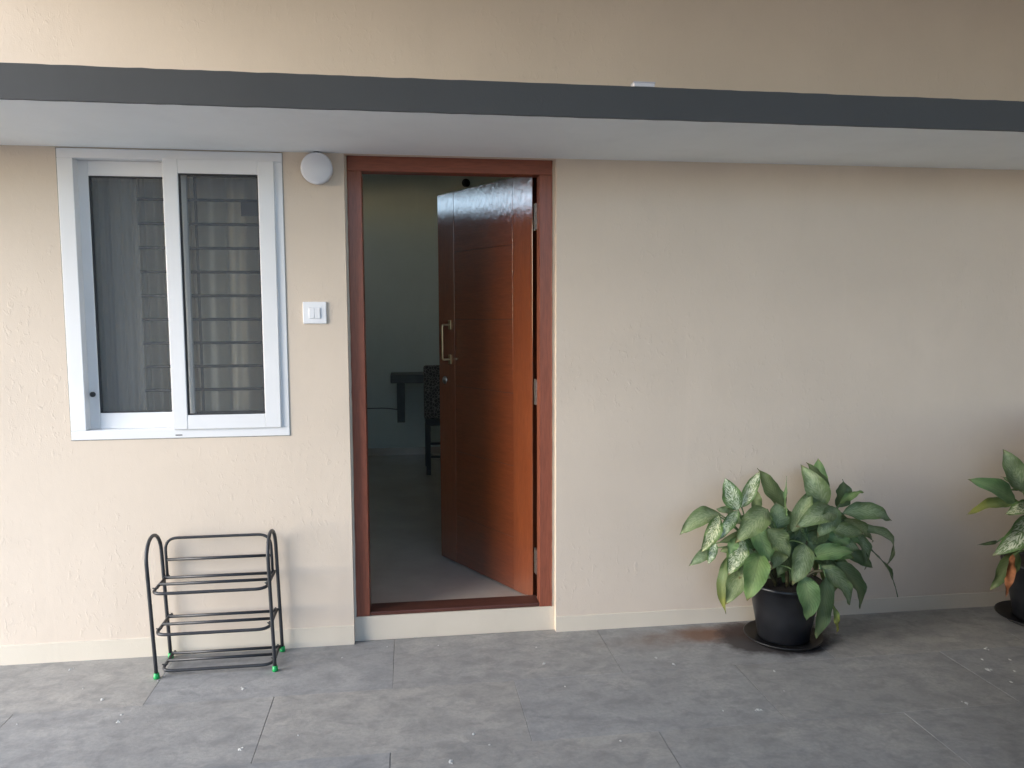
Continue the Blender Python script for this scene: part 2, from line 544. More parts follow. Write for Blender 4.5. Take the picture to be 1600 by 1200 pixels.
# slab mesh data: one per size, origin at its centre
rows = []
y = -.004
edges = [0.02, -.461, -.927] + [-.927 - .4655 * k for k in range(1, 10)]
mesh_cache = {}
def slab_mesh(wx, wy, seed):
    k = (round(wx, 3), round(wy, 3), seed)
    if k in mesh_cache: return mesh_cache[k]
    rnd = random.Random(seed)
    b = bmesh.new()
    box(b, -wx / 2, wx / 2, -wy / 2, wy / 2, -.02, 0, bev=.0012)
    for v in b.verts:
        v.co.x += rnd.uniform(-.0008, .0008); v.co.y += rnd.uniform(-.0008, .0008)
    me = bpy.data.meshes.new('paving_slab')
    bmesh.ops.recalc_face_normals(b, faces=b.faces)
    b.to_mesh(me); b.free()
    me.materials.append(M['slab'])
    mesh_cache[k] = me
    return me
rnd = random.Random(3)
for r in range(len(edges) - 1):
    y0, y1 = edges[r + 1], edges[r]
    xs = [x for x in JX[r % 2]]
    xs = [x for x in xs if -4.2 < x < 3.9]
    xs = [-4.2] + xs + [3.9]
    for a, b_ in zip(xs, xs[1:]):
        gx, gy = .0016, .0006
        me = slab_mesh(b_ - a - gx, y1 - y0 - gy, rnd.randint(0, 2))
        o = bpy.data.objects.new('paving_slab', me)
        COL.objects.link(o)
        o.parent = pav
        o.location = ((a + b_) / 2 + rnd.uniform(-.0006, .0006), (y0 + y1) / 2, rnd.uniform(-.0012, .0))
        o.rotation_euler = (rnd.uniform(-.001, .001), rnd.uniform(-.0008, .0008), 0)

# ------------------------------------------------------------------ the house
WX0, WX1, WZ = -3.4, 3.9, 5.8
WIN = (-1.443, -.523, .979, 2.219)
DOOR = (-.263, .686, 2.219)
house = thing('house', 'beige plastered house front with a grey edged sunshade slab above door and window', 'house', (0, 0, 0))
bm = bmesh.new()
xs = [WX0, WIN[0], WIN[1], DOOR[0], DOOR[1], WX1]
zs = [-.02, WIN[2], 2.2195, WZ]
wall_xz(bm, xs, zs, {(1, 1), (3, 0), (3, 1)}, 0.0, .20)
obj('front_wall', bm, M['wall'], house)
# plinth under the sill
bm = bmesh.new(); box(bm, DOOR[0], DOOR[1], .032, .2, -.02, .113)
obj('door_plinth', bm, M['skirt'], house)
bm = bmesh.new(); box(bm, DOOR[0], -.2515, .036, .2, .1131, 2.2194); box(bm, .6715, DOOR[1], .036, .2, .1131, 2.2194); box(bm, -.2514, .6714, .036, .2, 2.2189, 2.2215)
obj('door_reveal', bm, M['skirt'], house)
# painted skirting, hand painted top edge, a few mm thick
def skirting(x0, x1, z0, z1, seed):
    bm = bmesh.new()
    r = random.Random(seed)
    n = max(2, int((x1 - x0) / .035))
    top, bot, bk = [], [], []
    off = 0
    for i in range(n + 1):
        x = x0 + (x1 - x0) * i / n
        off = off * .8 + r.uniform(-.0011, .0011)
        z = z0 + (z1 - z0) * i / n + off
        lo = -.004
        top.append((x, z)); bot.append((x, lo))
    f = -.0035
    for i in range(n):
        a = [bm.verts.new((top[i][0], f, top[i][1])), bm.verts.new((top[i + 1][0], f, top[i + 1][1])),
             bm.verts.new((bot[i + 1][0], f - .004, bot[i + 1][1])), bm.verts.new((bot[i][0], f - .004, bot[i][1]))]
        bm.faces.new(a)
        c = [bm.verts.new((top[i][0], .001, top[i][1] + .002)), bm.verts.new((top[i + 1][0], .001, top[i + 1][1] + .002))]
        bm.faces.new((a[0], a[1], c[1], c[0]))
    bmesh.ops.remove_doubles(bm, verts=bm.verts, dist=1e-5)
    return obj('skirting', bm, M['skirt'], house)
skirting(WX0, DOOR[0], .078, .086, 1)
skirting(DOOR[1], WX1, .072, .070, 2)
# sunshade slab: white underside, grey front band
SH = -.735
bm = bmesh.new(); box(bm, WX0 + .3, WX1, SH + .004, .0, 2.2215, 2.330)
ss = obj('sunshade', bm, M['soffit'], house)
bm = bmesh.new()
r = random.Random(5)
n = 150
pa, pb = [], []
for i in range(n + 1):
    x = WX0 + .3 + (WX1 - WX0 - .3) * i / n
    pa.append(Vector((x, SH, 2.2205 + r.uniform(-.0010, .0008))))
    pb.append(Vector((x, SH, 2.3335 + r.uniform(-.0012, .0012))))
for i in range(n):
    q = [bm.verts.new(p) for p in (pa[i], pa[i + 1], pb[i + 1], pb[i])]
    bm.faces.new(q)
    t2 = [bm.verts.new(p + Vector((0, .72, 0))) for p in (pb[i], pb[i + 1])]
    bm.faces.new((q[3], q[2], t2[1], t2[0]))
    u2 = [bm.verts.new(p + Vector((0, .012, .0))) for p in (pa[i], pa[i + 1])]
    bm.faces.new((q[0], q[1], u2[1], u2[0]))
bmesh.ops.remove_doubles(bm, verts=bm.verts, dist=1e-5)
obj('edge_band', bm, M['band'], ss)
# small pale plastic box on the slab's edge
boxt = thing('cable_box', 'small pale flat plastic box lying on the top edge of the grey sunshade slab', 'box', (.863, -.71, 2.334))
boxobj('box_body', (.828, .905, -.733, -.69, 2.3355, 2.349), M['box'], boxt, .0015)
boxobj('box_lid', (.826, .907, -.735, -.688, 2.3492, 2.353), M['box'], boxt, .0012)

# inner room
RX0, RX1, RY1, RZ = -2.9, 2.3, 4.36, 3.05
bm = bmesh.new(); box(bm, RX0, RX1, .2, RY1, -.02, .10)
box(bm, DOOR[0], DOOR[1], .150, .1998, .1131, .1132)
struct('room_floor', bm, M['intfloor'])
bm = bmesh.new(); box(bm, RX0 - .2, RX1 + .2, RY1, RY1 + .2, -.02, RZ)
obj('back_wall', bm, M['intwall'], house)
bm = bmesh.new(); box(bm, RX1, RX1 + .2, .2, RY1, -.02, RZ)
obj('side_wall', bm, M['intwall'], house)
# left inner wall with a high ventilator opening
VEN = (.8, 3.7, 2.57, 2.75)
bm = bmesh.new()
wall_xz(bm, [.2, VEN[0], VEN[1], RY1], [-.02, VEN[2], VEN[3], RZ], {(1, 1)}, 0, .2)
for v in bm.verts:
    v.co = Vector((RX0 - v.co.y, v.co.x, v.co.z))
obj('side_wall', bm, M['intwall'], house)
bm = bmesh.new(); box(bm, RX0 - .2, RX1 + .2, .2, RY1 + .2, RZ, RZ + .15)
obj('room_ceiling', bm, M['ceil'], house)
bm = bmesh.new(); box(bm, RX0, RX1, RY1 - .010, RY1 - .0005, .10, .165)
box(bm, RX0, RX1, RY1 - .012, RY1 - .0005, .165, .172)
obj('inner_skirting', bm, M['intfloor'], house)
# inner lining of the front wall (pale green side)
bm = bmesh.new()
wall_xz(bm, [RX0, WIN[0], WIN[1], DOOR[0], DOOR[1], RX1], [.10, WIN[2], 2.2195, RZ], {(1, 1), (3, 0), (3, 1)}, .201, .206)
obj('inner_lining', bm, M['intwall'], house)

# ------------------------------------------------------------------ window
win = thing('sliding_window', 'white two sash sliding window with dark glass left of the brown door', 'window', (-.98, 0, .98))
x0, x1, z0, z1 = -1.440, -.526, .982, 2.2165
FY0, FY1 = -.004, .10
fw_l, fw_t, fw_b, fw_r = .062, .040, .040, .036
fr = boxobj('frame_rail', (x0, x1, FY0, FY1, z1 - fw_t, z1), M['upvc'], win, .002)
boxobj('frame_rail', (x0, x1, FY0, FY1, z0, z0 + fw_b), M['upvc'], win, .002)
boxobj('frame_stile', (x0, x0 + fw_l, FY0, FY1, z0 + fw_b, z1 - fw_t), M['upvc'], win, .002)
boxobj('frame_stile', (x1 - fw_r, x1, FY0, FY1, z0 + fw_b, z1 - fw_t), M['upvc'], win, .002)
boxobj('drain_slot', (-1.012, -.984, FY0 - .0015, FY0 + .004, .9925, .9965), M['slot'], win, .0)
# thin sealant round the frame
bm = bmesh.new()
for d in ((x0 - .003, x0, -.002, .01, z0 - .003, z1), (x1, x1 + .003, -.002, .01, z0 - .003, z1), (x0, x1, -.002, .01, z0 - .003, z0)):
    box(bm, *d)
obj('sealant', bm, plain('grey_sealant', (.30, .29, .27), .8, var=.2, vs=40), win)
def sash(sx0, sx1, sz0, sz1, gx0, gx1, gz0, gz1, y, yd=.036):
    t = obj('sash', (lambda b: (box(b, sx0, gx0 - .001, y, y + yd, sz0, sz1, .003),
                                box(b, gx1 + .001, sx1, y, y + yd, sz0, sz1, .003),
                                box(b, gx0 - .001, gx1 + .001, y + .001, y + yd - .001, sz0, gz0 - .001, .002),
                                box(b, gx0 - .001, gx1 + .001, y + .001, y + yd - .001, gz1 + .001, sz1, .002), b)[-1])(bmesh.new()), M['upvc'], win)
    b = bmesh.new()
    g_ = .0045
    for d in ((gx0 - .001, gx0 + g_, gz0, gz1), (gx1 - g_, gx1 + .001, gz0, gz1)):
        box(b, d[0], d[1], y + .006, y + .022, d[2], d[3])
    for d in ((gz0 - .001, gz0 + g_), (gz1 - g_, gz1 + .001)):
        box(b, gx0 + g_, gx1 - g_, y + .006, y + .022, d[0], d[1])
    obj('gasket', b, M['gasket'], t)
    b = bmesh.new()
    box(b, gx0, gx1, y + .013, y + .0135, gz0, gz1)
    # a pane is a single sheet so the tint counts once
    for f in [f for f in b.faces if abs(f.normal.y) < .5]: pass
    b.free(); b = bmesh.new()
    b.faces.new([b.verts.new(p) for p in ((gx0, y + .014, gz0), (gx1, y + .014, gz0), (gx1, y + .014, gz1), (gx0, y + .014, gz1))])
    obj('glass_pane', b, M['glass'], t)
    return t
sash(-1.392, -.955, 1.0225, 2.1755, -1.337, -1.015, 1.092, 2.112, .046)
front = sash(-1.019, -.560, 1.020, 2.179, -.955, -.629, 1.083, 2.119, -.015)
# bumper knob on the jamb
b = bmesh.new()
lathe(b, [(0, 0), (.009, 0), (.0115, .004), (.0115, .010), (.008, .014), (0, .0145)], (0, 0, 0), 16)
b.transform(Matrix.Translation((-1.359, .040, 1.176)) @ Matrix.Rotation(pi / 2, 4, 'X'))
obj('bumper', b, M['gasket'], win, True)
# extra interlock profile seen through the front sash glass
boxobj('interlock', (-.955, -.938, .040, .060, 1.03, 2.17), M['upvc'], win, .002)

gr = thing('window_grille', 'dark steel security grille of horizontal rods behind the window glass', 'grille', (-.98, .14, 1.0))
for k in range(11):
    z = 1.18 + .1064 * (k - 1)
    b = bmesh.new(); tube(b, [(-1.44, .145, z), (-.526, .145, z)], .0068, 8)
    obj('rod', b, M['grille'], gr, True)
for x in (-1.30, -.930, -.585):
    b = bmesh.new(); box(b, x - .006, x + .006, .150, .155, .982, 2.2)
    obj('upright', b, M['grille'], gr)
boxobj('shadow_strip', (-.735, -.53, .152, .158, 1.965, 2.03), M['grille'], gr)  # thin dark strip standing in for a shadow seen through the right pane

def curtain(name, label, cx0, cx1, y, mat, zlo, zhi, amp, nf, seed, pinch=0.0, cat='curtain'):
    r = random.Random(seed)
    b = bmesh.new()
    nx, nz = 140, 14
    ph = [r.uniform(0, 6.28) for _ in range(4)]
    V = []
    for j in range(nz + 1):
        tz = j / nz
        row = []
        for i in range(nx + 1):
            tx = i / nx
            wdt = 1 - pinch * (1 - tz) ** 1.5
            x = cx1 + (cx0 - cx1) * tx * wdt
            yy = y + amp * (sin(tx * nf * 6.28 + ph[0]) + .5 * sin(tx * nf * 2.3 * 6.28 + ph[1] + tz) + .4 * sin(tx * 5 + tz * 3 + ph[2]))
            row.append(b.verts.new((x, yy, zlo + (zhi - zlo) * tz)))
        V.append(row)
    for j in range(nz):
        for i in range(nx):
            b.faces.new((V[j][i], V[j][i + 1], V[j + 1][i + 1], V[j + 1][i]))
    o = obj(name, b, mat, None, True)
    o['label'] = label; o['category'] = cat
    return o
curtain('curtain', 'beige curtain in loose folds hanging behind the grille of the right hand pane', -1.02, -.50, .30, M['curtain'], .7, 2.35, .034, 3, 3)
curtain('curtain', 'grey green curtain hanging behind the grille of the left hand pane', -1.50, -1.0, .34, M['curtain'], .7, 2.35, .024, 6, 9)
curtain('sheer_curtain', 'thin grey sheer pulled against the left half of the left hand pane', -1.375, -1.165, .118, M['sheer'], .99, 2.18, .006, 4, 5)

# ------------------------------------------------------------------ door
door = thing('door', 'brown varnished wooden door standing ajar in a brown wooden frame', 'door', (.2, .1, .1))
fx0, fx1, fz0, fz1 = -.251, .671, .1135, 2.2185
FYa, FYb = .033, .150
def fr_member(name, pts, mat, parent, bev=.0025):
    b = bmesh.new(); box(b, *pts, bev=bev)
    return obj(name, b, mat, parent)
frame = fr_member('frame_head', (fx0, fx1, FYa, FYb - .04, 2.154, fz1), M['frame_h'], door)
b = bmesh.new(); box(b, fx0, fx1, FYb - .04, FYb, 2.199, fz1); obj('head_rebate', b, M['frame_h'], frame)
jl = fr_member('frame_jamb', (fx0, -.191, FYa + .001, FYb, fz0, 2.154), M['frame'], door)
jr = fr_member('frame_jamb', (.613, fx1, FYa + .001, FYb - .04, fz0, 2.154), M['frame'], door)
b = bmesh.new(); box(b, .630, fx1, FYb - .04, FYb, fz0, 2.199); obj('jamb_rebate', b, M['frame'], jr)
fr_member('sill', (-.190, .612, FYa + .004, .150, fz0, .131), M['sill'], door, .003)
# hand painted lip round the frame: a thin uneven bead against the plaster
b = bmesh.new()
r = random.Random(11)
def bead(p0, p1, n):
    pts = []
    for i in range(n + 1):
        t = i / n
        p = Vector(p0).lerp(Vector(p1), t)
        pts.append(p + Vector((r.uniform(-.0009, .0009), 0, r.uniform(-.0009, .0009))))
    tube(b, pts, .0024, 6)
bead((fx0, FYa, fz0), (fx0, FYa, fz1), 50)
bead((fx0, FYa, fz1), (fx1, FYa, fz1), 26)
bead((fx1, FYa, fz1), (fx1, FYa, fz0), 50)
obj('paint_bead', b, M['frame'], door, True)

# leaf: local frame, X along the leaf from the hinge to the free edge, Y = outward normal (towards the camera side), Z up
H = Vector((.600, .163, .107)); E = Vector((.182, .925, .107))
Xd = (E - H).normalized(); Nd = Vector((0, 0, 1)).cross(Xd)
if Nd.dot(CAM - H) < 0: Nd = -Nd
LW = (E - H).length
LM = Matrix(((Xd.x, Nd.x, 0, H.x), (Xd.y, Nd.y, 0, H.y), (0, 0, 1, H.z), (0, 0, 0, 1)))
LH = 2.188 - .107
def leafobj(name, d, mat, parent, bev=0.0):
    b = bmesh.new(); box(b, *d, bev=bev)
    o = obj(name, b, mat, parent)
    if parent is door:
        o.matrix_basis = LM
    else:
        o.matrix_parent_inverse = Matrix()
    return o
leaf = leafobj('door_leaf', (0, LW, -.036, -.004, 0, LH), M['door_core'], door)
s0, s1 = .160, LW - .168
leafobj('stile', (0, s0 - .002, -.0360 - .0, 0, 0.0, LH), M['door_v'], leaf, .0005)
leafobj('stile', (s1 + .002, LW, -.0365, 0, 0, LH), M['door_v'], leaf, .0005)
zc = [0, .275, .645, 1.015, 1.385, 1.755, LH]
for a, c in zip(zc, zc[1:]):
    leafobj('panel', (s0, s1, -.0365, -.0006, a + .0012, c - .0012), M['door_h'], leaf, .0005)
# pull handle
hs = LW - .120
zh0, zh1 = 1.268 - .107, 1.462 - .107
b = bmesh.new()
tube(b, arc_path([(hs, .004, zh0), (hs, .052, zh0), (hs, .052, zh1), (hs, .004, zh1)], .012, 5), .0062, 10)
for z in (zh0, zh1):
    box(b, hs - .013, hs + .013, .0005, .006, z - .026, z + .026, .0015)
hnd = obj('pull_handle', b, M['brass'], leaf); hnd.matrix_parent_inverse = Matrix()
# lock rosette with a keyhole
b = bmesh.new()
lathe(b, [(0, .010), (.007, .010), (.009, .008), (.020, .006), (.022, 0.0)], (0, 0, 0), 24)
b.transform(Matrix.Translation((LW - .062, .0005, 1.148 - .107)) @ Matrix.Rotation(-pi / 2, 4, 'X'))
lk = obj('lock', b, M['steel'], leaf, True); lk.matrix_parent_inverse = Matrix()
# hinges
for z in (1.978, 1.143, .305):
    b = bmesh.new()
    box(b, .6145, .6290, .1105, .1125, z - .062, z + .062)
    box(b, .6272, .6295, .1125, .152, z - .062, z + .062)
    tube(b, [(.6125, .1555, z - .062), (.6125, .1555, z + .062)], .0055, 10)
    box(b, .6085, .6165, .116, .150, z - .060, z + .060)
    hg = obj('hinge', b, M['steel'], jr)
    b = bmesh.new()
    for q in (-.045, -.015, .015, .045):
        lathe(b, [(0, 0), (.0035, 0)], (0, 0, 0), 10)
        for v in b.verts:
            pass
    b.free(); b = bmesh.new()
    for i, q in enumerate((-.045, -.015, .015, .045)):
        cx_ = .6215 + (.002 if i % 2 else -.002)
        vs_ = [b.verts.new((cx_ + .0032 * cos(a * pi / 4),   .1102, z + q + .0032 * sin(a * pi / 4))) for a in range(8)]
        b.faces.new(vs_)
    obj('hinge_screws', b, M['darkmetal'], jr)

# ------------------------------------------------------------------ lamp and switch
lamp = thing('wall_lamp', 'round flat white wall lamp between window and door under the soffit', 'lamp', (-.377, 0, 2.158))
b = bmesh.new(); lathe(b, [(0, 0), (.058, 0), (.060, .003), (.060, .012), (0, .012)], (0, 0, 0), 40)
b.transform(Matrix.Translation((-.377, -.0005, 2.150)) @ Matrix.Rotation(pi / 2, 4, 'X'))
obj('lamp_base', b, M['plastic'], lamp, False)
b = bmesh.new(); lathe(b, [(.066, .010), (.068, .014), (.0685, .028), (.066, .036), (.060, .040), (0, .0415)], (0, 0, 0), 48)
b.transform(Matrix.Translation((-.377, 0, 2.150)) @ Matrix.Rotation(pi / 2, 4, 'X'))
obj('diffuser', b, M['diffuser'], lamp, True)
boxobj('clip', (-.388, -.366, -.030, -.012, 2.2165, 2.2195), M['darkmetal'], lamp)

sw = thing('light_switch', 'white square wall switch plate with two rockers beside the door', 'switch', (-.403, 0, 1.527))
boxobj('plate', (-.4545, -.3525, -.009, 0, 1.4785, 1.5755), M['plastic'], sw, .003)
boxobj('rocker_surround', (-.4285, -.3785, -.0105, -.008, 1.501, 1.551), M['diffuser'], sw, .0008)
for k, (a, c, tilt) in enumerate(((-.4270, -.4045, .06), (-.4025, -.3800, .06))):
    b = bmesh.new(); box(b, a, c, -.0145, -.0095, 1.5025, 1.5495, .0012)
    obj('rocker', b, M['plastic'], sw)

# ------------------------------------------------------------------ shoe rack
rack = thing('shoe_rack', 'black metal tube shoe rack with three tiers and green feet below the window', 'shoe rack', (-.82, -.13, 0))
LXb, RXb, YF, YB, HT = -1.063, -.581, -.232, -.035, .588
lean = -.024
def lx(x, z): return x + lean * z / .588 * (1.0 if x < -.8 else .75)
for xb in (LXb, RXb):
    pts = []
    hz = HT - .098
    for k in range(9):
        z = .012 + (hz - .012) * k / 8
        pts.append((lx(xb, z), YF, z))
    yc, ry, rz = (YF + YB) / 2, (YB - YF) / 2, .092
    for k in range(1, 16):
        a = pi - pi * k / 16
        z = hz + rz * sin(a)
        pts.append((lx(xb, z), yc + ry * cos(a), z))
    for k in range(9):
        z = hz + (.012 - hz) * k / 8
        pts.append((lx(xb, z), YB, z))
    b = bmesh.new(); tube(b, pts, .0078, 12)
    obj('side_frame', b, M['black_metal'], rack, True)
    for yy in (YF, YB):
        b = bmesh.new()
        lathe(b, [(0, 0), (.0125, 0), (.0125, .006), (.0105, .022), (.008, .023)], (lx(xb, 0), yy, 0.0005), 16)
        obj('foot', b, M['green'], rack, True)
for z, yf in ((.372, -.246), (.196, -.246), (.024, -.212)):
    xl, xr = lx(LXb, z) + .013, lx(RXb, z) - .013
    b = bmesh.new()
    yb = YB - .004
    if z > .3:
        path = arc_path([(xl, YB - .012, z - .0), (xl, yf, z - .004), (xr, yf, z - .004), (xr, YB - .012, z)], .05, 8)
    else:
        path = arc_path([(xl, yb, z), (xl, yf, z - .004), (xr, yf, z - .004), (xr, yb, z)], .05, 8)
    tube(b, path, .0070, 10)
    tr_ = obj('tier', b, M['black_metal'], rack, True)
    ys = (-.060, -.145)
    if z < .1: ys = (-.050, -.122)
    for yy in ys:
        b = bmesh.new(); tube(b, [(xl, yy, z + .002), (xr, yy, z + .002)], .0066, 10)
        obj('rod', b, M['black_metal'], tr_, True)
    # wing nuts that hold the tier
    for xx, sgn in ((xl, 1), (xr, -1)):
        for yy in (yb, yf + .05):
            b = bmesh.new()
            tube(b, [(xx - sgn * .010, yy, z + .004), (xx + sgn * .014, yy, z + .004)], .0028, 6)
            box(b, xx + sgn * .006 - .003, xx + sgn * .006 + .003, yy - .009, yy + .009, z + .001, z + .008)
            obj('wing_nut', b, M['black_metal'], tr_)
    if z > .3:
        xl2, xr2 = xl + .006, xr - .006
        b = bmesh.new()
        tube(b, arc_path([(xl2, -.045, z), (xl2 - .006, -.040, z + .173), (xr2 - .006, -.040, z + .173), (xr2, -.045, z)], .055, 8), .0062, 10)
        bg_ = obj('back_guard', b, M['black_metal'], rack, True)
        b = bmesh.new(); tube(b, [(xl2 - .004, -.042, z + .077), (xr2 - .004, -.042, z + .077)], .0066, 10)
        obj('rod', b, M['black_metal'], bg_, True)

# ------------------------------------------------------------------ inside the room
desk = thing('desk', 'dark wall mounted desk seen through the doorway on the back wall', 'desk', (.3, 4.36, .8))
p = at(610, 586, 3.98); q = at(610, 599, 3.98)
boxobj('desk_top', (p.x, 1.5, 3.98, RY1 - .001, q.z, p.z), M['deskwood'], desk, .002)
p2 = at(620, 600, 4.05); q2 = at(633, 660, 4.05)
boxobj('side_panel', (p2.x, q2.x, 4.05, RY1 - .001, q2.z, q.z - .001), M['deskwood'], desk, .002)
ch = thing('chair', 'high backed patterned dining chair half hidden behind the open door', 'chair', (.38, 3.3, .1))
cx0, cx1 = at(662, 600, 3.3).x, at(662, 600, 3.3).x + .44
tp = at(662, 571, 3.3).z; sz = at(662, 655, 3.3).z
boxobj('backrest', (cx0, cx1, 3.28, 3.345, sz + .0, tp), M['fabric'], ch, .02)
boxobj('seat', (cx0 + .01, cx1 - .01, 3.3455, 3.74, sz + .02, sz + .10), M['fabric'], ch, .02)
boxobj('seat_frame', (cx0 + .012, cx1 - .012, 3.30, 3.73, sz - .06, sz - .001), M['chairwood'], ch, .003)
for xx in (cx0 + .015, cx1 - .055):
    for yy in (3.285, 3.69):
        boxobj('leg', (xx, xx + .04, yy, yy + .04, .1005, sz - .0605), M['chairwood'], ch, .003)
for zz in (.25, .37):
    boxobj('rung', (cx0 + .056, cx1 - .056, 3.295, 3.315, zz, zz + .02), M['chairwood'], ch)
rf = thing('wall_fitting', 'small round black fitting high on the inner wall above the open door', 'fitting', at(728, 286, RY1))
b = bmesh.new(); lathe(b, [(0, .03), (.02, .03), (.030, .022), (.034, 0)], (0, 0, 0), 24)
b.transform(Matrix.Translation(at(728, 286, RY1)) @ Matrix.Rotation(pi / 2, 4, 'X'))
obj('cap', b, M['darkmetal'], rf, True)
b = bmesh.new(); lathe(b, [(.034, .0005), (.042, .0005), (.042, .006), (.034, .008)], (0, 0, 0), 24)
b.transform(Matrix.Translation(at(728, 286, RY1)) @ Matrix.Rotation(pi / 2, 4, 'X'))
obj('mounting_ring', b, M['darkmetal'], rf, True)
b = bmesh.new()
pts = [at(560 + 9 * k, 636.5 + .8 * sin(k) + k * .45, RY1 - .005) for k in range(9)]
tube(b, pts, .0045, 6)
cb = obj('cable', b, M['cable'], None, True)
cb['label'] = 'thin dark cable running along the inner back wall to the desk'; cb['category'] = 'cable'

# ------------------------------------------------------------------ plants
def leaf_mesh(base, tip, width, nrm, sag, fold, curl, wav, seed):
    """a leaf with real curvature: base, tip, blade width (m), surface normal hint, arch height"""
    r = random.Random(seed)
    base = Vector(base); tip = Vector(tip)
    L = (tip - base).length
    ax = (tip - base).normalized()
    nrm = Vector(nrm)
    nrm = (nrm - ax * nrm.dot(ax)).normalized()
    side = ax.cross(nrm).normalized()
    b = bmesh.new()
    uvl = b.loops.layers.uv.new('UVMap')
    NV, NU = 16, 8
    rows_ = []
    ph1, ph2 = r.uniform(0, 6), r.uniform(0, 6)
    asym = r.uniform(-.05, .05)
    bendside = r.uniform(-.06, .06) * L
    for j in range(NV + 1):
        t = j / NV
        # outline: rounded near the base, drawn-out tip
        wv = (sin(pi * min(1, t ** .84)) ** .80) * (1 - .22 * t) if 0 < t < 1 else 0
        wv = max(wv, 0) * width / 2 * 1.12
        if t > .88: wv *= (1 - (t - .88) / .12 * .45)
        c = base + ax * (L * t) + nrm * (sag * 4 * t * (1 - t) - curl * max(0, t - .6) ** 2 * 3) + side * (bendside * 4 * t * (1 - t))
        row = []
        for i in range(NU + 1):
            s = -1 + 2 * i / NU
            wx = wv * s * (1 + asym * s)
            up = -abs(s) ** 1.3 * wv * fold * (-1) + wav * sin(t * 11 + ph1 + (1.5 if s > 0 else 0)) * abs(s) ** 2 * (wv > 0) + .5 * wav * sin(t * 23 + ph2) * s * abs(s)
            row.append(b.verts.new(c + side * wx + nrm * up))
        rows_.append(row)
    for j in range(NV):
        for i in range(NU):
            f = b.faces.new((rows_[j][i], rows_[j][i + 1], rows_[j + 1][i + 1], rows_[j + 1][i]))
            us = (i / NU, (i + 1) / NU, (i + 1) / NU, i / NU)
            vs_ = (j / NV, j / NV, (j + 1) / NV, (j + 1) / NV)
            for lp, a, c in zip(f.loops, us, vs_):
                lp[uvl].uv = (a, c)
            f.smooth = True
    bmesh.ops.remove_doubles(b, verts=b.verts, dist=1e-5)
    return b

def potted(label, centre, leaves, canes, seed, R=.175, height=.235, group=None):
    cx, cy = centre
    root = thing('potted_plant', label, 'plant', (cx, cy, .012), group)
    z0 = .0135
    k = R / .185
    b = bmesh.new()
    lathe(b, [(0, z0), (.118 * k, z0), (.124 * k, z0 + .006), (.150 * k, height * .55), (.168 * k, height - .030), (.171 * k, height - .028), (.178 * k, height - .006),
              (.185 * k, height - .004), (.187 * k, height + .004), (.183 * k, height + .010), (.174 * k, height + .008), (.168 * k, height - .02), (0, height - .021)], (cx, cy, 0), 64)
    obj('pot', b, M['pot'], root, True)
    b = bmesh.new()
    r = random.Random(seed)
    ring = []
    n = 40
    c0 = b.verts.new((cx, cy, height - .006))
    prev = None
    for q in range(1, 7):
        rr = .167 * k * q / 6
        ring = [b.verts.new((cx + rr * cos(2 * pi * a / n), cy + rr * sin(2 * pi * a / n), height - .012 + r.uniform(-.004, .006))) for a in range(n)]
        for a in range(n):
            if prev is None: b.faces.new((c0, ring[a], ring[(a + 1) % n]))
            else: b.faces.new((prev[a], ring[a], ring[(a + 1) % n], prev[(a + 1) % n]))
        prev = ring
    obj('soil', b, M['soil'], root, True)
    nodes = []
    for (dx, dy, tx, ty, tz) in canes:
        p0 = Vector((cx + dx, cy + dy, height - .02)); p1 = Vector((cx + tx, cy + ty, tz))
        b = bmesh.new()
        pts = []
        for i in range(9):
            t = i / 8
            pts.append(p0.lerp(p1, t) + Vector((0, 0, .03 * sin(pi * t))) + Vector((r.uniform(-.003, .003), r.uniform(-.003, .003), 0)))
        tube(b, pts, .010, 8, .006)
        obj('cane', b, M['stem'], root, True)
        nodes += [(pts[3]), (pts[5]), (pts[7]), (pts[8])]
    for i, lf in enumerate(leaves):
        bx, by, tx, ty, wpx, yb, yt, mat = lf[:8]
        opt = lf[8] if len(lf) > 8 else {}
        B = at(bx, by, yb); T = at(tx, ty, yt)
        wd = .96 * wpx / F_PX * ((B + T) / 2 - CAM).dot(FX)
        L = (T - B).length
        # the blade faces outwards and up, unless told otherwise
        out = Vector((B.x - cx, B.y - cy - .10, .0))
        n_ = opt.get('n')
        if n_ is None:
            n_ = Vector((-.15, -1.0, .55)) + Vector((r.uniform(-.25, .25), 0, r.uniform(-.15, .15)))
        sag = opt.get('sag', .10) * L
        b = leaf_mesh(B, T, wd, n_, sag, opt.get('fold', .22 + r.uniform(-.08, .12)), opt.get('curl', .10) * L, opt.get('wav', .0055 + r.uniform(0, .003)), seed * 100 + i)
        lo = obj('leaf', b, M[mat], root)
        lo.data.polygons.foreach_set('use_smooth', [True] * len(lo.data.polygons))
        if opt.get('label'): lo['label'] = opt['label']
        if opt.get('nopet'): continue
        nd = min(nodes, key=lambda q: (q - B).length + max(0, q.z - B.z) * .6)
        mid = (B + nd) / 2 + Vector((0, .01, .03))
        ax = (T - B).normalized()
        b = bmesh.new()
        pts = []
        P1 = mid; 
        for s in range(7):
            t = s / 6
            pts.append(nd * (1 - t) ** 2 + P1 * 2 * t * (1 - t) + (B + ax * .004) * t * t)
        tube(b, pts, .0048, 6, .0030)
        obj('petiole', b, M['petiole'], lo, True)
    return root

def saucer(label, cx, cy, R, group=None):
    b = bmesh.new()
    lathe(b, [(0, .0015), (R * .80, .0015), (R * .84, .004), (R * .97, .022), (R, .024), (R * 1.005, .027), (R * .985, .029), (R * .955, .026), (R * .83, .0125), (0, .0115)], (0, 0, 0), 64)
    o = obj('plant_saucer', b, M['saucer'], None, True)
    o.location = (cx, cy, 0)
    o['label'] = label; o['category'] = 'saucer'
    return o

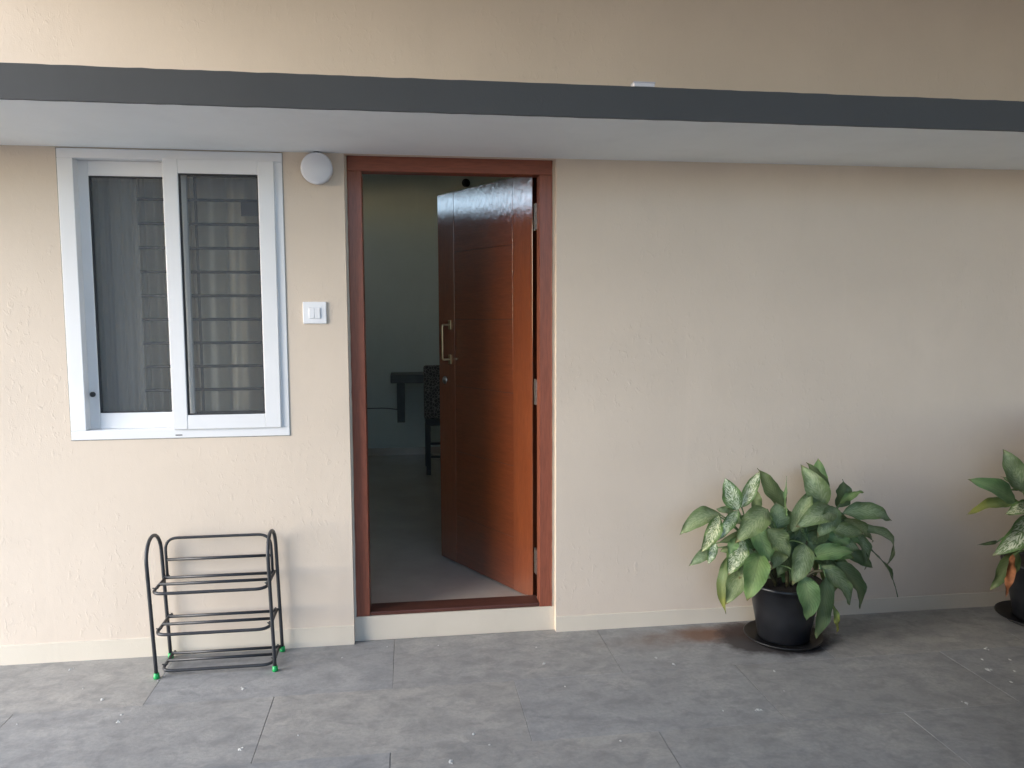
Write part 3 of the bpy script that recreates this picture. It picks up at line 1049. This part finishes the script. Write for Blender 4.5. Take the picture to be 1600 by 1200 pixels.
N_up = Vector((-.1, -1, .1)); 
L1 = [
 # back layer
 (1227, 793, 1185, 731, 29, -.14, -.10, 'leaf_dark', {'sag': .05}),
 (1179, 800, 1183, 766, 17, -.13, -.11, 'leaf_dark'),
 (1275, 775, 1279, 716, 27, -.14, -.10, 'leaf_bright', {'n': (-.3, -1, .1)}),
 (1308, 793, 1318, 749, 34, -.15, -.12, 'leaf_dark', {'n': (.2, -1, .1)}),
 (1150, 806, 1120, 795, 18, -.20, -.24, 'leaf'),
 (1300, 800, 1322, 835, 30, -.15, -.10, 'leaf_dark'),
 (1312, 828, 1338, 860, 16, -.15, -.12, 'leaf_dark'),
 (1215, 850, 1262, 884, 36, -.22, -.25, 'leaf_dark', {'n': (0, -1, 1)}),
 (1225, 830, 1262, 862, 40, -.18, -.20, 'leaf_dark', {'n': (0, -1, .6)}),
 (1175, 830, 1150, 872, 34, -.20, -.24, 'leaf_dark'),
 (1290, 822, 1250, 852, 38, -.22, -.24, 'leaf_dark', {'n': (0, -1, 1.2)}),
 (1240, 800, 1205, 850, 42, -.17, -.19, 'leaf_dark'),
 (1262, 800, 1290, 850, 40, -.18, -.17, 'leaf_dark'),
 (1303, 878, 1347, 951, 37, -.28, -.33, 'leaf_dark', {'sag': .14, 'n': (.5, -1, .4)}),
 (1290, 900, 1276, 998, 34, -.38, -.43, 'leaf_dark', {'sag': .06, 'curl': .02, 'n': (.1, -1, .05)}),
 (1337, 822, 1402, 876, 27, -.14, -.15, 'leaf', {'sag': .24, 'curl': .55, 'n': (.35, -.7, 1)}),
 (1300, 942, 1308, 990, 10, -.36, -.38, 'leaf_yel', {'label': 'yellowing narrow leaf hanging low'}),
 (1344, 842, 1408, 931, 13, -.13, -.15, 'leaf_dark', {'sag': .06, 'n': (1, -.6, .5), 'wav': .009}),
 # middle layer
 (1213, 828, 1213, 784, 36, -.22, -.20, 'leaf', {'n': (-.1, -1, .5), 'sag': .12}),
 (1229, 826, 1226, 744, 6, -.23, -.20, 'leaf_bright', {'n': (-1, -.2, 0), 'sag': .02}),
 (1237, 832, 1268, 764, 27, -.26, -.22, 'leaf', {'n': (-.6, -1, .2), 'sag': .10}),
 (1286, 792, 1252, 727, 37, -.21, -.18, 'leaf', {'n': (-.5, -1, .3), 'sag': .20, 'curl': .2}),
 (1289, 780, 1262, 722, 28, -.17, -.15, 'leaf_dark', {'n': (.4, -1, .2), 'sag': .14}),
 (1312, 787, 1350, 768, 13, -.20, -.22, 'leaf_bright', {'n': (-.2, -.8, 1), 'sag': .14}),
 (1316, 802, 1396, 812, 33, -.20, -.22, 'leaf', {'n': (0, -1, .9), 'sag': .14, 'fold': .1}),
 (1324, 822, 1354, 890, 27, -.17, -.20, 'leaf', {'n': (.4, -1, .4), 'sag': .16}),
 (1302, 796, 1244, 822, 38, -.25, -.33, 'leaf', {'n': (-.2, -1, .8), 'sag': .16}),
 (1306, 793, 1278, 840, 33, -.26, -.33, 'leaf', {'n': (.1, -1, .5), 'sag': .14}),
 (1153, 797, 1134, 747, 32, -.25, -.23, 'leaf_var', {'n': (-.2, -1, .1), 'sag': .03, 'fold': .12, 'label': 'cream flecked upright leaf'}),
 (1158, 793, 1188, 734, 22, -.24, -.22, 'leaf_var', {'n': (-.8, -1, .0), 'sag': .03}),
 (1152, 798, 1122, 844, 20, -.27, -.33, 'leaf_var', {'n': (-.4, -1, .5)}),
 (1123, 805, 1095, 864, 25, -.27, -.31, 'leaf_var', {'n': (-.3, -1, .3), 'sag': .12}),
 (1126, 803, 1062, 835, 31, -.21, -.24, 'leaf', {'n': (-.2, -1, .9), 'sag': .15}),
 (1117, 848, 1107, 882, 16, -.26, -.28, 'leaf_var'),
 (1112, 858, 1078, 882, 19, -.22, -.25, 'leaf', {'curl': .4}),
 (1199, 795, 1149, 848, 39, -.30, -.38, 'leaf', {'n': (-.3, -1, .5), 'sag': .12}),
 (1182, 824, 1205, 877, 38, -.29, -.35, 'leaf_bright', {'n': (-.1, -1, .5)}),
 (1200, 826, 1235, 870, 38, -.32, -.39, 'leaf', {'n': (0, -1, .8)}),
 (1150, 840, 1138, 867, 17, -.32, -.34, 'leaf_bright'),
 (1162, 842, 1138, 899, 33, -.29, -.34, 'leaf_var', {'n': (-.3, -1, .4)}),
 (1163, 872, 1134, 945, 34, -.24, -.29, 'leaf', {'n': (-.3, -1, .2)}),
 (1141, 866, 1133, 960, 19, -.22, -.27, 'leaf_yel', {'n': (-.9, -1, .1)}),
 (1188, 864, 1168, 939, 42, -.33, -.43, 'leaf_bright', {'n': (-.2, -1, .35), 'sag': .13}),
 # front and low
 (1222, 846, 1206, 890, 30, -.28, -.33, 'leaf_dark', {'n': (-.1, -1, .6)}),
 (1176, 850, 1156, 905, 30, -.27, -.32, 'leaf', {'n': (-.2, -1, .4)}),
 (1318, 812, 1366, 846, 26, -.15, -.17, 'leaf', {'n': (.1, -.8, 1), 'sag': .14}),
 (1296, 826, 1312, 872, 24, -.20, -.22, 'leaf_dark', {'n': (.2, -1, .3)}),
 (1262, 846, 1292, 882, 26, -.26, -.30, 'leaf_dark', {'n': (.1, -1, .6)}),
 (1190, 800, 1176, 836, 30, -.24, -.27, 'leaf_dark', {'n': (-.1, -1, .5)}),
 (1232, 862, 1216, 898, 30, -.26, -.32, 'leaf_dark', {'n': (0, -1, .6)}),
 (1150, 862, 1152, 915, 32, -.24, -.28, 'leaf_dark', {'n': (-.2, -1, .3)}),
 (1262, 872, 1336, 862, 29, -.29, -.34, 'leaf_bright', {'n': (-.1, -.9, 1), 'sag': .16}),
 (1280, 884, 1330, 945, 33, -.33, -.40, 'leaf', {'n': (.3, -1, .5), 'sag': .16}),
 (1258, 850, 1240, 914, 36, -.37, -.45, 'leaf', {'n': (-.1, -1, .4), 'sag': .12}),
 (1252, 898, 1262, 970, 39, -.42, -.475, 'leaf_bright', {'n': (0, -1, .25), 'sag': .12}),
]
_r = random.Random(77)
for _k in range(40):
    _a = _r.uniform(0, 2 * pi); _q = _r.uniform(.35, 1.0)
    _x = 1240 + 88 * _q * cos(_a); _y = 838 - 46 * _q * sin(_a)
    _dx, _dy = (_x - 1240) / 90 + _r.uniform(-.5, .5), .35 + _r.uniform(-.6, .6)
    _l = _r.uniform(42, 60); _m = math.hypot(_dx, _dy) + 1e-6
    _yb = _r.uniform(-.26, -.16)
    L1.append((_x, _y, _x + _dx / _m * _l, _y + _dy / _m * _l, _r.uniform(20, 27), _yb, _yb - _r.uniform(-.01, .05), _r.choice(['leaf_dark', 'leaf_dark', 'leaf', 'leaf_bright']), {'n': (_r.uniform(-.5, .5), -1, _r.uniform(.2, .8))}))
C1 = [(-.05, -.02, -.19, -.06, .46), (.0, -.03, -.04, -.03, .48), (.03, .0, .10, -.02, .47), (.06, -.01, .20, .0, .45), (-.03, .02, -.12, -.10, .40), (.04, -.05, .12, -.12, .36)]
PC = (1.722, -.235)
saucer('black plastic saucer under the bushy potted plant right of the door', PC[0], PC[1] + .0, .178, 'saucers under the plant pots')
potted('bushy broad leaved plant with cream flecked leaves in a black pot against the wall', PC, L1, C1, 21, .172, .275, 'potted broad leaved plants')

L2 = [
 (1600, 767, 1569, 702, 38, -.26, -.22, 'leaf', {'n': (-.2, -1, .1), 'sag': .05}),
 (1586, 783, 1515, 748, 34, -.26, -.28, 'leaf_bright', {'n': (-.2, -1, .6), 'sag': .10}),
 (1592, 784, 1512, 801, 22, -.24, -.27, 'leaf_yel', {'n': (0, -.6, 1), 'sag': .06}),
 (1612, 792, 1572, 803, 24, -.30, -.34, 'leaf_var', {'n': (0, -1, .5)}),
 (1612, 806, 1553, 868, 38, -.32, -.38, 'leaf_var', {'n': (-.3, -1, .4)}),
 (1560, 846, 1528, 851, 6, -.30, -.32, 'leaf_dark'),
 (1592, 862, 1549, 922, 28, -.30, -.34, 'leaf_dark', {'n': (-.4, -1, .2)}),
 (1583, 866, 1572, 935, 13, -.33, -.36, 'leaf_brown', {'wav': .008, 'label': 'dead orange brown leaf hanging down'}),
 (1602, 762, 1576, 766, 7, -.22, -.24, 'leaf_dark'),
 (1600, 770, 1566, 744, 8, -.20, -.20, 'leaf'),
 (1625, 780, 1640, 712, 40, -.25, -.22, 'leaf', {'n': (.2, -1, .1)}),
 (1640, 790, 1690, 760, 36, -.26, -.30, 'leaf_bright', {'n': (.2, -1, .6)}),
 (1645, 810, 1700, 850, 38, -.30, -.34, 'leaf', {'n': (.2, -1, .6)}),
 (1620, 830, 1650, 905, 38, -.34, -.38, 'leaf', {'n': (0, -1, .3)}),
 (1610, 850, 1612, 925, 34, -.34, -.40, 'leaf_dark', {'n': (0, -1, .3)}),
 (1650, 850, 1700, 910, 34, -.28, -.30, 'leaf_dark'),
 (1625, 800, 1618, 850, 38, -.30, -.36, 'leaf_dark'),
 (1620, 780, 1605, 730, 30, -.22, -.18, 'leaf_dark'),
]
C2 = [(-.04, 0, -.12, -.04, .48), (.0, -.03, .0, -.04, .50), (.04, .0, .12, -.02, .46), (-.02, -.04, -.06, -.10, .40)]
PC2 = (3.095, -.215)
saucer('black plastic saucer under the second plant pot at the far right', PC2[0] - .0, PC2[1] - .0, .205, 'saucers under the plant pots')
potted('second potted plant cut by the right photo edge with one dead brown leaf', PC2, L2, C2, 33, .190, .29, 'potted broad leaved plants')

# ------------------------------------------------------------------ paint drops on the paving
DROPS = [(160, 1092, 7), (110, 1045, 6), (380, 1075, 6), (190, 1116, 5), (185, 1127, 6), (375, 1170, 7), (648, 994, 6), (685, 1008, 3), (740, 1146, 4), (765, 1163, 3), (704, 1189, 6),
         (838, 1011, 5), (850, 1036, 6), (1025, 1027, 6), (1052, 1037, 6), (1210, 1048, 5), (1185, 1108, 8), (1130, 1110, 3), (1510, 1098, 6), (1545, 1046, 10), (1535, 1030, 5), (1578, 1030, 5),
         (1540, 1013, 7), (1580, 1065, 5), (1225, 1079, 3), (970, 1157, 4), (466, 1148, 3), (535, 1027, 4), (130, 1075, 3), (27, 1131, 3), (1585, 1048, 4), (883, 1072, 3), (247, 1063, 3), (605, 1010, 3)]
b = bmesh.new()
r = random.Random(4)
for (px, py, s) in DROPS:
    c = on_ground(px, py, .0012)
    rr = s / F_PX * 3.6 * .42
    for sub in range(1 if s < 6 else 3):
        cc = c + Vector((r.uniform(-1, 1) * rr * 1.3, r.uniform(-1, 1) * rr * 1.8, 0)) * (sub > 0)
        q = rr * (1 if sub == 0 else r.uniform(.25, .5))
        n = 9
        c_top = b.verts.new((cc.x, cc.y, .0026))
        ring = [b.verts.new((cc.x + q * cos(2 * pi * k / n) * r.uniform(.6, 1.3), cc.y + 1.4 * q * sin(2 * pi * k / n) * r.uniform(.6, 1.3), -.0005)) for k in range(n)]
        for k in range(n):
            b.faces.new((c_top, ring[k], ring[(k + 1) % n]))
dp = obj('paint_drops', b, M['speck'], None, False, 'stuff')
dp['label'] = 'scattered dried white paint drops on the grey paving'
dp['category'] = 'paint drops'

# ------------------------------------------------------------------ unseen surroundings and added light blockers behind and beside the camera
bm = bmesh.new(); box(bm, 3.9, 4.1, -5.4, .2, -.1, 3.6)
struct('side_boundary_wall', bm, M['farwall'])
bm = bmesh.new(); box(bm, -2.7, -1.2, -5.6, -5.4, -.1, 3.6); box(bm, -1.2, 4.1, -5.6, -5.4, -.1, .7)  # inferred wall opposite, out of view; stepped low to admit front light
struct('opposite_boundary_wall', bm, M['farwall'])
bm = bmesh.new(); box(bm, -2.9, -2.7, -5.6, -2.3, -.1, 3.6)  # added out of view to cut down light from the left opening
struct('unseen_light_screen', bm, M['farwall'])
bm = bmesh.new(); box(bm, -2.2, 4.1, -4.4, -.001, 3.26, 3.38)  # inferred cover, out of view; height and front edge shape the light
struct('porch_roof', bm, M['ceil'])
bm = bmesh.new(); box(bm, 2.82, 3.9, -1.34, -.50, -.02, 1.08, bev=.02); box(bm, 2.2, 3.9, -1.945, -1.345, -.02, 1.08, bev=.02); box(bm, 1.62, 3.9, -2.6, -1.95, -.02, 1.08, bev=.02)  # added blocks out of view, darken the lower right wall and paving
struct('unseen_shade_block', bm, M['shade_block'])
